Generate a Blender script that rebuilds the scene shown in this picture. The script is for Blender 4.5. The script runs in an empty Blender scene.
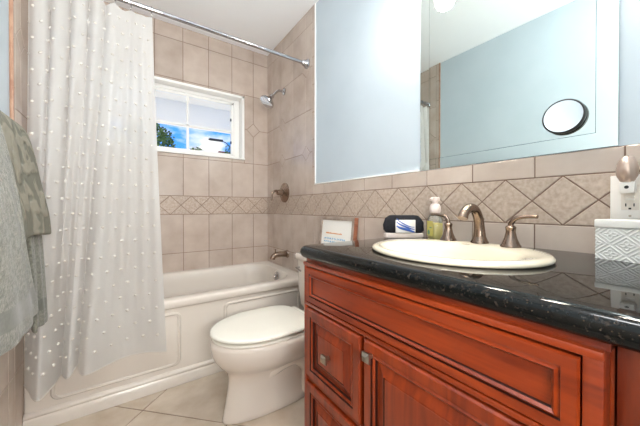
import bpy, bmesh, math, random
from mathutils import Vector, Matrix
random.seed(7)
D = bpy.data
SC = bpy.context.scene
COL = SC.collection
R = math.radians
PI = math.pi

# ------------------------------------------------------------------ camera
YAW = 34.54
CAMZ = 0.996
cd = D.cameras.new('camera'); cam = D.objects.new('camera', cd); COL.objects.link(cam)
cam.location = (0, 0, CAMZ)
cam.rotation_euler = (R(90 - 0.4), 0, R(-YAW))
cd.sensor_width = 36.0
cd.lens = 276.0 * 36.0 / 640.0
cd.shift_y = -3.1 / 640.0
cd.clip_start = 0.01
SC.camera = cam

# ------------------------------------------------------------------ world: blue sky with clouds
w = D.worlds.new('world'); SC.world = w; w.use_nodes = True
nt = w.node_tree; nt.nodes.clear()
wo = nt.nodes.new('ShaderNodeOutputWorld'); bg = nt.nodes.new('ShaderNodeBackground')
tc = nt.nodes.new('ShaderNodeTexCoord'); mp = nt.nodes.new('ShaderNodeMapping')
mp.inputs['Scale'].default_value = (1, 1, 2.2)
nz = nt.nodes.new('ShaderNodeTexNoise'); nz.inputs['Scale'].default_value = 7.0; nz.inputs['Detail'].default_value = 8
cr = nt.nodes.new('ShaderNodeValToRGB')
cr.color_ramp.elements[0].position = 0.46; cr.color_ramp.elements[0].color = (0.022, 0.095, 0.27, 1)
cr.color_ramp.elements[1].position = 0.60; cr.color_ramp.elements[1].color = (0.22, 0.23, 0.235, 1)
nt.links.new(tc.outputs['Generated'], mp.inputs['Vector']); nt.links.new(mp.outputs['Vector'], nz.inputs['Vector'])
nt.links.new(nz.outputs['Fac'], cr.inputs['Fac']); nt.links.new(cr.outputs['Color'], bg.inputs['Color'])
nt.links.new(bg.outputs['Background'], wo.inputs['Surface'])
bg.inputs['Strength'].default_value = 3.0

def light(name, kind, loc, rot, power, color, **k):
    l = D.lights.new(name, kind); l.energy = power; l.color = color
    for a, b in k.items(): setattr(l, a, b)
    o = D.objects.new(name, l); COL.objects.link(o); o.location = loc; o.rotation_euler = rot
    return o
light('sun_light', 'SUN', (0, 0, 8), (R(50), R(0), R(-160)), 3.6, (1.0, 0.95, 0.88), angle=R(1))
# fill lamp added behind the camera, tilted up to brighten ceiling and room
light('fill_light', 'AREA', (0.06, -0.55, 1.15), (R(130), 0, 0), 24.0, (1.0, 0.96, 0.92), shape='RECTANGLE', size=0.42, size_y=0.42)

SC.view_settings.view_transform = 'Standard'
try: SC.view_settings.look = 'None'
except Exception: pass
SC.view_settings.gamma = 1.0
SC.view_settings.use_curve_mapping = False
SC.view_settings.exposure = 0.78

# ------------------------------------------------------------------ helpers
def srgb(r, g, b):
    f = lambda c: c / 12.92 if c <= 0.04045 else ((c + 0.055) / 1.055) ** 2.4
    return (f(r / 255), f(g / 255), f(b / 255), 1)

def mat(name, col, rough=0.5, metal=0.0, **k):
    m = D.materials.new(name); m.use_nodes = True
    b = m.node_tree.nodes['Principled BSDF']
    b.inputs['Base Color'].default_value = col
    b.inputs['Roughness'].default_value = rough
    b.inputs['Metallic'].default_value = metal
    for a, v in k.items(): b.inputs[a.replace('_', ' ')].default_value = v
    return m

def N(m, t, **k):
    n = m.node_tree.nodes.new(t)
    for a, v in k.items():
        if a in n.inputs: n.inputs[a].default_value = v
        else: setattr(n, a, v)
    return n
def L(m, a, b): m.node_tree.links.new(a, b)
def P(m): return m.node_tree.nodes['Principled BSDF']

def noisy(m, c1, c2, scale=8, detail=4, lo=0.35, hi=0.65, bump=0.0, bscale=None, vec_scale=(1, 1, 1), island=0.0):
    """noise-mixed base colour (+ bump, + per-island value jitter)"""
    t = N(m, 'ShaderNodeTexCoord'); mpp = N(m, 'ShaderNodeMapping'); mpp.inputs['Scale'].default_value = vec_scale
    L(m, t.outputs['Object'], mpp.inputs['Vector'])
    n = N(m, 'ShaderNodeTexNoise', Scale=scale, Detail=detail)
    L(m, mpp.outputs['Vector'], n.inputs['Vector'])
    r = N(m, 'ShaderNodeValToRGB')
    r.color_ramp.elements[0].position = lo; r.color_ramp.elements[0].color = c1
    r.color_ramp.elements[1].position = hi; r.color_ramp.elements[1].color = c2
    L(m, n.outputs['Fac'], r.inputs['Fac'])
    out = r.outputs['Color']
    if island:
        g = N(m, 'ShaderNodeNewGeometry'); mr = N(m, 'ShaderNodeMapRange')
        mr.inputs['To Min'].default_value = 1 - island; mr.inputs['To Max'].default_value = 1 + island
        L(m, g.outputs['Random Per Island'], mr.inputs['Value'])
        h = N(m, 'ShaderNodeHueSaturation'); L(m, out, h.inputs['Color']); L(m, mr.outputs['Result'], h.inputs['Value'])
        out = h.outputs['Color']
    L(m, out, P(m).inputs['Base Color'])
    if bump:
        n2 = N(m, 'ShaderNodeTexNoise', Scale=bscale or scale * 3, Detail=6)
        L(m, mpp.outputs['Vector'], n2.inputs['Vector'])
        bp = N(m, 'ShaderNodeBump', Strength=bump, Distance=0.003)
        L(m, n2.outputs['Fac'], bp.inputs['Height']); L(m, bp.outputs['Normal'], P(m).inputs['Normal'])
    return m

def finish(bm, name, mats, parent=None, smooth=True, angle=40, loc=None):
    bmesh.ops.recalc_face_normals(bm, faces=bm.faces[:])
    me = D.meshes.new(name); bm.to_mesh(me); bm.free()
    if not isinstance(mats, (list, tuple)): mats = [mats]
    for m in mats: me.materials.append(m)
    if smooth:
        me.polygons.foreach_set('use_smooth', [True] * len(me.polygons))
        me.set_sharp_from_angle(angle=R(angle))
    o = D.objects.new(name, me); COL.objects.link(o)
    if loc is not None: o.location = loc
    if parent is not None: o.parent = parent
    return o

def thing(name, label, cat, loc=(0, 0, 0), rz=0.0, group=None):
    o = D.objects.new(name, None); COL.objects.link(o); o.location = loc; o.rotation_euler = (0, 0, rz)
    o.empty_display_size = 0.05
    o['label'] = label; o['category'] = cat
    if group: o['group'] = group
    return o
def tag(o, label, cat, group=None):
    o['label'] = label; o['category'] = cat
    if group: o['group'] = group
    return o
def struct(o): o['kind'] = 'structure'; return o

def box(bm, x0, x1, y0, y1, z0, z1, bev=0.0, seg=2, mi=0):
    M = Matrix.Translation(((x0 + x1) / 2, (y0 + y1) / 2, (z0 + z1) / 2)) @ Matrix.Diagonal((abs(x1 - x0), abs(y1 - y0), abs(z1 - z0), 1))
    r = bmesh.ops.create_cube(bm, size=1, matrix=M)
    vs = r['verts']
    fs = {f for v in vs for f in v.link_faces}
    for f in fs: f.material_index = mi
    if bev > 0:
        es = list({e for v in vs for e in v.link_edges})
        r = bmesh.ops.bevel(bm, geom=es, offset=bev, segments=seg, affect='EDGES', profile=0.5)
        for f in r['faces']: f.material_index = mi

def ring_loft(bm, rings, cap0=True, cap1=True, closed=True, mi=0):
    vr = [[bm.verts.new(p) for p in r] for r in rings]
    n = len(vr[0]); m = n if closed else n - 1
    for a, b in zip(vr[:-1], vr[1:]):
        for i in range(m):
            j = (i + 1) % n
            f = bm.faces.new((a[i], a[j], b[j], b[i])); f.material_index = mi
    if cap0: bm.faces.new(vr[0][::-1]).material_index = mi
    if cap1: bm.faces.new(vr[-1]).material_index = mi
    return vr

def lathe(bm, prof, M=Matrix(), n=24, mi=0, cap0=True, cap1=True):
    rings = [[M @ Vector((r * math.cos(2 * PI * i / n), r * math.sin(2 * PI * i / n), z)) for i in range(n)] for r, z in prof]
    return ring_loft(bm, rings, cap0, cap1, mi=mi)

def catmull(pts, k=6):
    P_ = [Vector(p) for p in pts]; P_ = [P_[0] * 2 - P_[1]] + P_ + [P_[-1] * 2 - P_[-2]]
    out = []
    for i in range(1, len(P_) - 2):
        a, b, c, d = P_[i - 1:i + 3]
        for j in range(k):
            t = j / k
            out.append(0.5 * ((2 * b) + (c - a) * t + (2 * a - 5 * b + 4 * c - d) * t * t + (3 * b - a - 3 * c + d) * t ** 3))
    out.append(P_[-2]); return out

def tube(bm, pts, rad, n=12, mi=0, smooth_k=0, flat=1.0):
    """tube along points; rad is a number or list. flat squashes along the second normal"""
    if smooth_k:
        if isinstance(rad, (list, tuple)):
            rr = catmull([(r, 0, 0) for r in rad], smooth_k); rad = [max(v.x, 1e-4) for v in rr]
        pts = catmull(pts, smooth_k)
    pts = [Vector(p) for p in pts]
    if not isinstance(rad, (list, tuple)): rad = [rad] * len(pts)
    rings = []; prev = None
    for i, p in enumerate(pts):
        t = (pts[min(i + 1, len(pts) - 1)] - pts[max(i - 1, 0)]).normalized()
        if prev is None:
            u = t.orthogonal().normalized() if abs(t.z) > .9 or True else None
        else:
            u = (prev - t * prev.dot(t)).normalized()
        prev = u; v = t.cross(u)
        rings.append([p + (u * math.cos(2 * PI * j / n) + v * math.sin(2 * PI * j / n) * flat) * rad[i] for j in range(n)])
    return ring_loft(bm, rings, mi=mi)

def clip(poly, a, b, c):
    """keep a*x + b*y <= c"""
    out = []
    for i in range(len(poly)):
        p, q = poly[i], poly[(i + 1) % len(poly)]
        dp, dq = a * p[0] + b * p[1] - c, a * q[0] + b * q[1] - c
        if dp <= 0: out.append(p)
        if (dp < 0 < dq) or (dq < 0 < dp):
            t = dp / (dp - dq); out.append((p[0] + t * (q[0] - p[0]), p[1] + t * (q[1] - p[1])))
    return out
def clip_rect(poly, r):
    for h in ((-1, 0, -r[0]), (1, 0, r[1]), (0, -1, -r[2]), (0, 1, r[3])):
        poly = clip(poly, *h)
        if len(poly) < 3: return []
    return poly
def area(poly):
    return sum(poly[i][0] * poly[(i + 1) % len(poly)][1] - poly[(i + 1) % len(poly)][0] * poly[i][1] for i in range(len(poly))) / 2
def inset(poly, d):
    if area(poly) < 0: poly = poly[::-1]
    # drop duplicates
    q = []
    for p in poly:
        if not q or math.dist(p, q[-1]) > 1e-5: q.append(p)
    if len(q) > 1 and math.dist(q[0], q[-1]) < 1e-5: q.pop()
    out = q
    for i in range(len(q)):
        a, b = q[i], q[(i + 1) % len(q)]
        ex, ey = b[0] - a[0], b[1] - a[1]; l = math.hypot(ex, ey)
        nx, ny = ey / l, -ex / l
        out = clip(out, nx, ny, nx * a[0] + ny * a[1] - d)
        if len(out) < 3: return []
    return out

def rect(a, b, c, d): return [(a, c), (b, c), (b, d), (a, d)]

def tile_polys(s0, s1, rows, pitch, phase, accents=()):
    """rows: (h0,h1,'r') rectangular or (h0,h1,'d',dpitch,dphase) diamond band"""
    out = []
    for row in rows:
        h0, h1, kind = row[:3]
        if kind == 'r':
            k = math.floor((s0 - phase) / pitch)
            while phase + k * pitch < s1:
                a = phase + k * pitch; p = rect(a, a + pitch, h0, h1)
                for (ax, ah, ar) in accents:      # cut the corners where a small diamond insert sits
                    cx, cy = a + pitch / 2, (h0 + h1) / 2
                    if abs(ax - cx) < pitch * .7 and abs(ah - cy) < (h1 - h0) * .7:
                        sx = 1 if ax > cx else -1; sy = 1 if ah > cy else -1
                        p = clip(p, sx, sy, sx * ax + sy * ah - ar)
                out.append(p); k += 1
        else:
            dp, ph = row[3], row[4]; k = math.floor((s0 - ph) / dp) - 1; hm = (h0 + h1) / 2
            while ph + (k - 1) * dp < s1:
                a = ph + k * dp
                out.append([(a - dp / 2, hm), (a, h0), (a + dp / 2, hm), (a, h1)])
                out.append([(a, h0), (a + dp, h0), (a + dp / 2, hm)])
                out.append([(a, h1), (a + dp / 2, hm), (a + dp, h1)])
                k += 1
    for (ax, ah, ar) in accents: out.append([(ax - ar, ah), (ax, ah - ar), (ax + ar, ah), (ax, ah + ar)])
    return out

def tiles(name, fn, regions, mats, parent, thick=0.007, gap=0.0017, free=()):
    """regions: list of (rect, polys); fn(s,h,d)->xyz with d distance out of the wall. band tiles use slot 1, grout slot 2"""
    bm = bmesh.new()
    for n_, (r, polys) in enumerate(list(regions) + list(free)):
        q = rect(*r)
        if n_ < len(regions): bm.faces.new([bm.verts.new(fn(a, b, thick - 0.0022)) for a, b in q]).material_index = len(mats) - 1
        for item in polys:
            p = clip_rect(item, r)
            if len(p) < 3 or abs(area(p)) < 2e-5: continue
            hh = (min(v[1] for v in item), max(v[1] for v in item))
            mi = 1 if (len(mats) > 2 and hh[0] > 0.94 and hh[1] < 1.0965) else 0
            a = inset(p, gap); b = inset(p, gap + 0.0016)
            if len(a) < 3 or len(a) != len(b): continue
            va = [bm.verts.new(fn(x, y, 0.001)) for x, y in a]
            vb = [bm.verts.new(fn(x, y, thick - 0.0012)) for x, y in a]
            vc = [bm.verts.new(fn(x, y, thick)) for x, y in b]
            n = len(a)
            for i in range(n):
                j = (i + 1) % n
                bm.faces.new((va[i], va[j], vb[j], vb[i])).material_index = mi
                bm.faces.new((vb[i], vb[j], vc[j], vc[i])).material_index = mi
            bm.faces.new(vc).material_index = mi
    return finish(bm, name, mats, parent, smooth=False)

# ------------------------------------------------------------------ materials
M_paint = noisy(mat('pale_blue_paint', srgb(200, 212, 220), 0.55), srgb(190, 203, 211), srgb(196, 208, 216), 3)
M_ceil = mat('ceiling_paint', srgb(247, 249, 251), 0.7)
M_whitetrim = mat('white_trim_paint', srgb(246, 246, 243), 0.35)
M_tile = noisy(mat('beige_wall_tile', srgb(192, 176, 164), 0.2), srgb(184, 167, 154), srgb(204, 190, 178), 6, 6, .3, .7, bump=.05, island=.05)
M_band = noisy(mat('travertine_band_tile', srgb(178, 160, 142), 0.4), srgb(172, 153, 137), srgb(197, 181, 166), 70, 6, .32, .68, bump=.15, bscale=90, island=.04)
M_grout = mat('grout', srgb(126, 102, 88), 0.9)
M_floor = noisy(mat('floor_travertine', srgb(205, 188, 168), 0.22), srgb(190, 172, 152), srgb(216, 203, 186), 7, 8, .3, .7, bump=.05, island=.04)
M_porc = mat('white_porcelain', srgb(232, 222, 211), 0.12, Coat_Weight=0.5)
M_lid = mat('white_toilet_lid', srgb(240, 237, 226), 0.18)
M_tub = mat('white_tub_acrylic', srgb(224, 216, 206), 0.2)
M_bisc = mat('cream_basin_porcelain', srgb(232, 221, 198), 0.1, Coat_Weight=0.5)
M_chrome = mat('chrome', (0.50, 0.50, 0.52, 1), 0.10, 1.0)
M_nickel = mat('brushed_nickel', srgb(148, 128, 114), 0.24, 1.0)
M_pewter = mat('pewter', srgb(176, 166, 152), 0.32, 1.0)
M_black = mat('black_plastic', (0.01, 0.01, 0.012, 1), 0.35)
M_whitep = mat('white_plastic', srgb(236, 232, 226), 0.35)
M_dark = mat('dark_slot', (0.01, 0.01, 0.01, 1), 0.6)

def wood(name, vs):
    m = mat(name, srgb(140, 56, 24), 0.28, Coat_Weight=0.35, Coat_Roughness=0.12)
    t = N(m, 'ShaderNodeTexCoord'); mpp = N(m, 'ShaderNodeMapping'); mpp.inputs['Scale'].default_value = vs
    L(m, t.outputs['Object'], mpp.inputs['Vector'])
    n = N(m, 'ShaderNodeTexNoise', Scale=7, Detail=7, Distortion=0.6); L(m, mpp.outputs['Vector'], n.inputs['Vector'])
    r = N(m, 'ShaderNodeValToRGB')
    r.color_ramp.elements[0].position = .3; r.color_ramp.elements[0].color = srgb(110, 35, 10)
    r.color_ramp.elements[1].position = .7; r.color_ramp.elements[1].color = srgb(160, 62, 22)
    L(m, n.outputs['Fac'], r.inputs['Fac']); L(m, r.outputs['Color'], P(m).inputs['Base Color'])
    return m
M_woodH = wood('cherry_wood_horizontal', (3, .6, 6)); M_woodV = wood('cherry_wood_vertical', (3, 6, .6))
M_glaze = mat('dark_glaze', srgb(40, 12, 6), 0.4)

def granite():
    m = mat('black_granite', (0.02, 0.02, 0.02, 1), 0.03, IOR=1.34)
    t = N(m, 'ShaderNodeTexCoord')
    v = N(m, 'ShaderNodeTexVoronoi', Scale=160); L(m, t.outputs['Object'], v.inputs['Vector'])
    n = N(m, 'ShaderNodeTexNoise', Scale=130, Detail=5); L(m, t.outputs['Object'], n.inputs['Vector'])
    r = N(m, 'ShaderNodeValToRGB'); e = r.color_ramp.elements
    e[0].position = .0; e[0].color = (0.10, .075, .05, 1); e[1].position = .20; e[1].color = (0.004, .005, .005, 1)
    L(m, v.outputs['Distance'], r.inputs['Fac'])
    r2 = N(m, 'ShaderNodeValToRGB'); e = r2.color_ramp.elements
    e[0].position = .60; e[0].color = (0.003, .004, .004, 1); e[1].position = .82; e[1].color = (0.09, .065, .05, 1)
    L(m, n.outputs['Fac'], r2.inputs['Fac'])
    mx = N(m, 'ShaderNodeMix', data_type='RGBA', blend_type='LIGHTEN'); mx.inputs[0].default_value = 1
    L(m, r.outputs['Color'], mx.inputs[6]); L(m, r2.outputs['Color'], mx.inputs[7]); L(m, mx.outputs[2], P(m).inputs['Base Color'])
    return m
M_granite = granite()

def fabric_curtain():
    m = D.materials.new('sheer_curtain_fabric'); m.use_nodes = True; t = m.node_tree; t.nodes.clear()
    o = t.nodes.new('ShaderNodeOutputMaterial')
    d = t.nodes.new('ShaderNodeBsdfDiffuse'); d.inputs['Color'].default_value = srgb(224, 223, 220)
    tr = t.nodes.new('ShaderNodeBsdfTranslucent'); tr.inputs['Color'].default_value = srgb(250, 250, 250)
    tp = t.nodes.new('ShaderNodeBsdfTransparent')
    a = t.nodes.new('ShaderNodeMixShader'); a.inputs[0].default_value = .42
    b = t.nodes.new('ShaderNodeMixShader'); b.inputs[0].default_value = .15
    t.links.new(d.outputs[0], a.inputs[1]); t.links.new(tr.outputs[0], a.inputs[2])
    t.links.new(a.outputs[0], b.inputs[1]); t.links.new(tp.outputs[0], b.inputs[2]); t.links.new(b.outputs[0], o.inputs[0])
    return m
M_curtain = fabric_curtain()
M_tuft = mat('curtain_tuft', srgb(214, 210, 203), 0.9)
def terry(name, c1, c2, bump=0.9):
    return noisy(mat(name, c1, 0.95, Sheen_Weight=0.3), c1, c2, 120, 4, .35, .65, bump=bump, bscale=260)
M_terry = terry('sage_terry', srgb(92, 93, 83), srgb(130, 130, 118))
M_flat = terry('sage_woven_band', srgb(92, 93, 84), srgb(102, 103, 94), .1)
def floral():
    m = mat('floral_jacquard', srgb(180, 175, 160), 0.95)
    t = N(m, 'ShaderNodeTexCoord'); n = N(m, 'ShaderNodeTexNoise', Scale=16, Detail=2, Distortion=2.2)
    L(m, t.outputs['Object'], n.inputs['Vector'])
    wv = N(m, 'ShaderNodeTexWave', Scale=12, Distortion=9.0, Detail=2.0); L(m, t.outputs['Object'], wv.inputs['Vector'])
    r = N(m, 'ShaderNodeValToRGB'); e = r.color_ramp.elements
    e[0].position = .35; e[0].color = srgb(118, 117, 105); e[1].position = .62; e[1].color = srgb(146, 142, 128)
    L(m, wv.outputs['Fac'], r.inputs['Fac']); L(m, r.outputs['Color'], P(m).inputs['Base Color'])
    bp = N(m, 'ShaderNodeBump', Strength=.8, Distance=.006); L(m, wv.outputs['Fac'], bp.inputs['Height']); L(m, bp.outputs['Normal'], P(m).inputs['Normal'])
    return m
M_floral = floral()
def pane_glass():
    m = D.materials.new('window_pane_glass'); m.use_nodes = True; t = m.node_tree; t.nodes.clear()
    o = t.nodes.new('ShaderNodeOutputMaterial'); g = t.nodes.new('ShaderNodeBsdfGlossy'); g.inputs['Roughness'].default_value = 0.02
    tp = t.nodes.new('ShaderNodeBsdfTransparent'); f = t.nodes.new('ShaderNodeFresnel'); f.inputs[0].default_value = 1.12
    mx = t.nodes.new('ShaderNodeMixShader')
    t.links.new(f.outputs[0], mx.inputs[0]); t.links.new(tp.outputs[0], mx.inputs[1]); t.links.new(g.outputs[0], mx.inputs[2]); t.links.new(mx.outputs[0], o.inputs[0])
    return m
M_pane = pane_glass()
M_mirror = mat('silvered_mirror', (0.68, 0.74, 0.71, 1), 0.0, 1.0)

# ------------------------------------------------------------------ dimensions
WR, WL, WB, WF, H = 1.107, -0.397, 2.504, -0.07, 2.467     # wall faces (tile is 7 mm proud)
TILE_R, TILE_L = 1.665, 1.63                                # where full height tile begins
CAP = 1.165
BT, BB = 1.095, 0.943

# ------------------------------------------------------------------ room shell
bm = bmesh.new(); box(bm, WL - .12, WR + .12, -1.6, WB + .16, H, H + .1); struct(finish(bm, 'ceiling', M_ceil, smooth=False))
# floor: grout slab with diagonal tiles
bm = bmesh.new(); box(bm, WL - .12, WR + .12, -1.6, WB + .16, -.1, -.002)
for f in bm.faces: f.material_index = 1
T = 0.452; c45 = math.cos(PI / 4)
for i in range(-12, 13):
    for j in range(-12, 13):
        q = []
        for a, b in ((i, j), (i + 1, j), (i + 1, j + 1), (i, j + 1)):
            q.append((0.048 + (a - b) * T * c45, 1.607 + (a + b) * T * c45))
        q = clip_rect(q, (WL, WR, -1.6, WB))
        if len(q) < 3 or abs(area(q)) < 1e-4: continue
        a = inset(q, .0024)
        if len(a) < 3: continue
        va = [bm.verts.new((x, y, -.004)) for x, y in a]; vb = [bm.verts.new((x, y, 0)) for x, y in a]
        for k in range(len(a)): bm.faces.new((va[k], va[(k + 1) % len(a)], vb[(k + 1) % len(a)], vb[k]))
        bm.faces.new(vb)
struct(finish(bm, 'floor', [M_floor, M_grout], smooth=False))

bm = bmesh.new(); box(bm, WR, WR + .12, WF - .12, WB + .16, 0, H); wall_r = struct(finish(bm, 'wall_right', M_paint, smooth=False))
bm = bmesh.new(); box(bm, WL - .12, WL, WF - .12, WB + .16, 0, H); wall_l = struct(finish(bm, 'wall_left', M_paint, smooth=False))
# back wall with window opening
WX0, WX1, WZ0, WZ1 = -0.20, 0.872, 1.437, 2.02
bm = bmesh.new()
box(bm, WL, WX0, WB, WB + .16, 0, H); box(bm, WX1, WR, WB, WB + .16, 0, H)
box(bm, WX0, WX1, WB, WB + .16, 0, WZ0); box(bm, WX0, WX1, WB, WB + .16, WZ1, H)
wall_b = struct(finish(bm, 'wall_back', M_paint, smooth=False))
# front wall with the doorway the camera looks in through, and a stub of hall behind it
DX0, DX1, DZ = -0.30, 0.42, 2.05
bm = bmesh.new()
box(bm, WL, DX0, WF - .12, WF, 0, H); box(bm, DX1, WR, WF - .12, WF, 0, H); box(bm, DX0, DX1, WF - .12, WF, DZ, H)
struct(finish(bm, 'wall_front', M_paint, smooth=False))
bm = bmesh.new()
box(bm, WL - .12, WL, -1.6, WF - .12, 0, H); box(bm, WR, WR + .12, -1.6, WF - .12, 0, H); box(bm, WL - .12, WR + .12, -1.7, -1.6, 0, H)
struct(finish(bm, 'wall_hall', M_paint, smooth=False))

rows = [(.943 - .314 * 3, .943 - .314 * 2, 'r'), (.943 - .314 * 2, .943 - .314, 'r'), (.943 - .314, .943, 'r')]
up = [(BT + .314 * k, min(BT + .314 * (k + 1), H), 'r') for k in range(5)]
rows[0] = (0.0, rows[0][1], 'r')
TM = [M_tile, M_band, M_grout]
# right wall
band_r = (BB, BT, 'd', .1585, .277)
fr = lambda s, h, d: (WR - d, s, h)
reg = []
reg.append(((WF, TILE_R, 0, CAP), tile_polys(WF, TILE_R, rows + [band_r, (BT, CAP, 'r')], .2013, .349)))
reg.append(((TILE_R, TILE_R + .035, BT, H), [rect(TILE_R, TILE_R + .035, BT + .2 * k, BT + .2 * (k + 1)) for k in range(8)]))
reg.append(((TILE_R, WB - .007, 0, BT), tile_polys(TILE_R, WB, rows + [band_r], .2, 2.187)))
reg.append(((TILE_R + .035, WB - .007, BT, H), tile_polys(TILE_R, WB, up, .2, 2.187, [(2.187, BT + .314, .055), (2.187, BT + .628, .055), (1.787, BT + .314, .055), (1.787, BT + .942, .055)])))
tiles('wall_tiles', fr, reg, TM, wall_r)
# left wall
fl = lambda s, h, d: (WL + d, s, h)
band_l = (BB, BT, 'd', .1585, .20)
reg = []
reg.append(((WF, TILE_L, 0, CAP), tile_polys(WF, TILE_L, rows + [band_l, (BT, CAP, 'r')], .2013, .15)))
reg.append(((TILE_L, TILE_L + .035, BT, H), [rect(TILE_L, TILE_L + .035, BT + .2 * k, BT + .2 * (k + 1)) for k in range(8)]))
reg.append(((TILE_L, WB - .007, 0, BT), tile_polys(TILE_L, WB, rows + [band_l], .2, 1.735)))
reg.append(((TILE_L + .035, WB - .007, BT, H), tile_polys(TILE_L, WB, up, .2, 1.735, [(1.735, BT + .628, .055), (1.935, BT + .314, .055)])))
tiles('wall_tiles', fl, reg, TM, wall_l)
# back wall, tiled all over around the window
fb = lambda s, h, d: (s, WB - d, h)
polys = tile_polys(WL, WR, rows + [(BB, BT, 'd', .157, .264)] + up, .199, .161, [(.957, BT + .628, .062), (-.237, BT + .628, .062)])
hit = lambda p: min(v[0] for v in p) < WX1 and max(v[0] for v in p) > WX0 and min(v[1] for v in p) < WZ1 and max(v[1] for v in p) > WZ0
free = [p for p in polys if not hit(p)]; cut = [p for p in polys if hit(p)]
reg = [((WL, WX0, 0, H), cut), ((WX1, WR, 0, H), cut), ((WX0, WX1, 0, WZ0), cut), ((WX0, WX1, WZ1, H), cut)]
tiles('wall_tiles', fb, reg, TM, wall_b, free=[((WL, WR, 0, H), free)])

# cream beads closing the tile edges
bm = bmesh.new()
box(bm, WR - .009, WR, .790, TILE_R + .002, CAP, CAP + .008, .002); box(bm, WR - .009, WR, TILE_R - .007, TILE_R, CAP, H, .002)
struct(finish(bm, 'trim_1', M_whitetrim))
bm = bmesh.new()
box(bm, WL, WL + .009, WF, TILE_L + .002, CAP, CAP + .008, .002); box(bm, WL, WL + .012, TILE_L - .010, TILE_L, CAP, H, .002)
struct(finish(bm, 'trim_2', noisy(mat('tan_edge_trim', srgb(170, 130, 105), .4), srgb(160, 118, 95), srgb(182, 146, 120), 20)))
# door casing
bm = bmesh.new()
box(bm, DX0 - .0, DX0 + .02, WF - .125, WF + .002, 0, DZ); box(bm, DX1 - .02, DX1, WF - .125, WF + .002, 0, DZ); box(bm, DX0, DX1, WF - .125, WF + .002, DZ - .02, DZ)
struct(finish(bm, 'trim_3', M_whitetrim, smooth=False))

# ------------------------------------------------------------------ window
win = D.objects.new('window_1', None); COL.objects.link(win); win.location = ((WX0 + WX1) / 2, WB, WZ0); struct(win)
off = Vector(win.location)
def wpart(name, boxes, m, bev=.003):
    b = bmesh.new()
    for x in boxes: box(b, *x, bev)
    bmesh.ops.translate(b, verts=b.verts[:], vec=-off)
    return finish(b, name, m, win)
y0 = WB - .012
wpart('window_casing', [(WX0, WX0 + .022, y0, WB + .15, WZ0, WZ1), (WX1 - .022, WX1, y0, WB + .15, WZ0, WZ1),
      (WX0, WX1, y0, WB + .15, WZ1 - .022, WZ1), (WX0, WX1, y0 - .012, WB + .15, WZ0, WZ0 + .016)], M_whitetrim)
FY = 2.575
wpart('window_frame', [(WX0 + .022, WX0 + .055, FY, FY + .05, WZ0 + .016, WZ1 - .022), (.800, WX1 - .022, FY, FY + .05, WZ0 + .016, WZ1 - .022),
      (WX0 + .05, .80, FY, FY + .05, 1.972, WZ1 - .022), (WX0 + .05, .80, FY, FY + .05, WZ0 + .016, 1.480)], M_whitetrim)
SX0, SX1, SZ0, SZ1 = WX0 + .055, .800, 1.480, 1.972
wpart('sash', [(SX0, SX0 + .022, FY + .01, FY + .04, SZ0, SZ1), (SX1 - .022, SX1, FY + .01, FY + .04, SZ0, SZ1),
      (SX0, SX1, FY + .01, FY + .04, SZ1 - .022, SZ1), (SX0, SX1, FY + .01, FY + .04, SZ0, SZ0 + .018), (.112, .148, FY + .005, FY + .04, SZ0, SZ1)], M_whitetrim)
wpart('muntin', [(.400, .420, FY + .012, FY + .034, SZ0, SZ1), (SX0, SX1, FY + .012, FY + .034, 1.696, 1.716)], M_whitetrim)
g = wpart('window_glass', [(SX0 + .01, SX1 - .01, FY + .021, FY + .024, SZ0 + .01, SZ1 - .01)], M_pane, 0)
for (lx, lz) in ((.158, 1.80), (.772, 1.81), (.772, 1.60)):
    wpart('latch', [(lx - .005, lx + .005, FY - .004, FY + .012, lz - .012, lz + .012)], M_black, .002)

# ------------------------------------------------------------------ outdoors
bm = bmesh.new(); box(bm, -30, 40, 2.75, 60, -.5, -.4)
struct(finish(bm, 'ground', noisy(mat('patio_ground', srgb(190, 185, 175), .9), srgb(205, 196, 178), srgb(222, 213, 196), 1.5), smooth=False))
bm = bmesh.new(); box(bm, -1.5, 3.2, 2.72, 4.75, 2.62, 2.68); box(bm, -1.5, 3.2, 4.70, 4.80, 2.27, 2.70)
tag(finish(bm, 'porch_roof', mat('white_soffit', srgb(250, 244, 232), .6), smooth=False), 'white porch soffit outside the upper window panes', 'porch roof')

M_leaf = noisy(mat('tree_leaves', srgb(50, 80, 30), .7), srgb(38, 70, 26), srgb(110, 135, 60), 2.0)
M_bark = noisy(mat('bark', srgb(90, 75, 60), .9), srgb(70, 56, 44), srgb(110, 94, 78), 12)
def tree(x, y, h, r, label, seed):
    rnd = random.Random(seed)
    t = thing('garden_tree', label, 'tree', (x, y, -.4))
    b = bmesh.new(); tube(b, [(0, 0, 0), (.05, .02, h * .4), (0, .05, h * .8)], [.12, .09, .04], 8)
    for k in range(5):
        a = k * 1.3; tube(b, [(0, 0, h * .5), (r * .6 * math.cos(a), r * .6 * math.sin(a), h * .8)], [.04, .015], 6)
    finish(b, 'trunk', M_bark, t)
    b = bmesh.new()
    for i in range(1500):
        while True:
            v = Vector((rnd.uniform(-1, 1), rnd.uniform(-1, 1), rnd.uniform(-1, 1)))
            if .35 < v.length < 1: break
        v = v * (1 + .18 * math.sin(5 * v.x + 3 * v.z))
        c = Vector((v.x * r, v.y * r, h - r * .7 + v.z * r * .8)); s = r * .07
        n = Vector((rnd.gauss(0, 1), rnd.gauss(0, 1), rnd.gauss(0, 1))).normalized(); u = n.orthogonal().normalized(); q = n.cross(u)
        a = [b.verts.new(c + u * s), b.verts.new(c + q * s * .5 + n * s * .2), b.verts.new(c - u * s), b.verts.new(c - q * s * .5 + n * s * .2)]
        b.faces.new(a)
    finish(b, 'foliage', M_leaf, t, smooth=False)
    return t
tree(.55, 13.5, 5.0, 1.3, 'dark green tree seen through the lower window pane nearest the curtain', 1)
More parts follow.
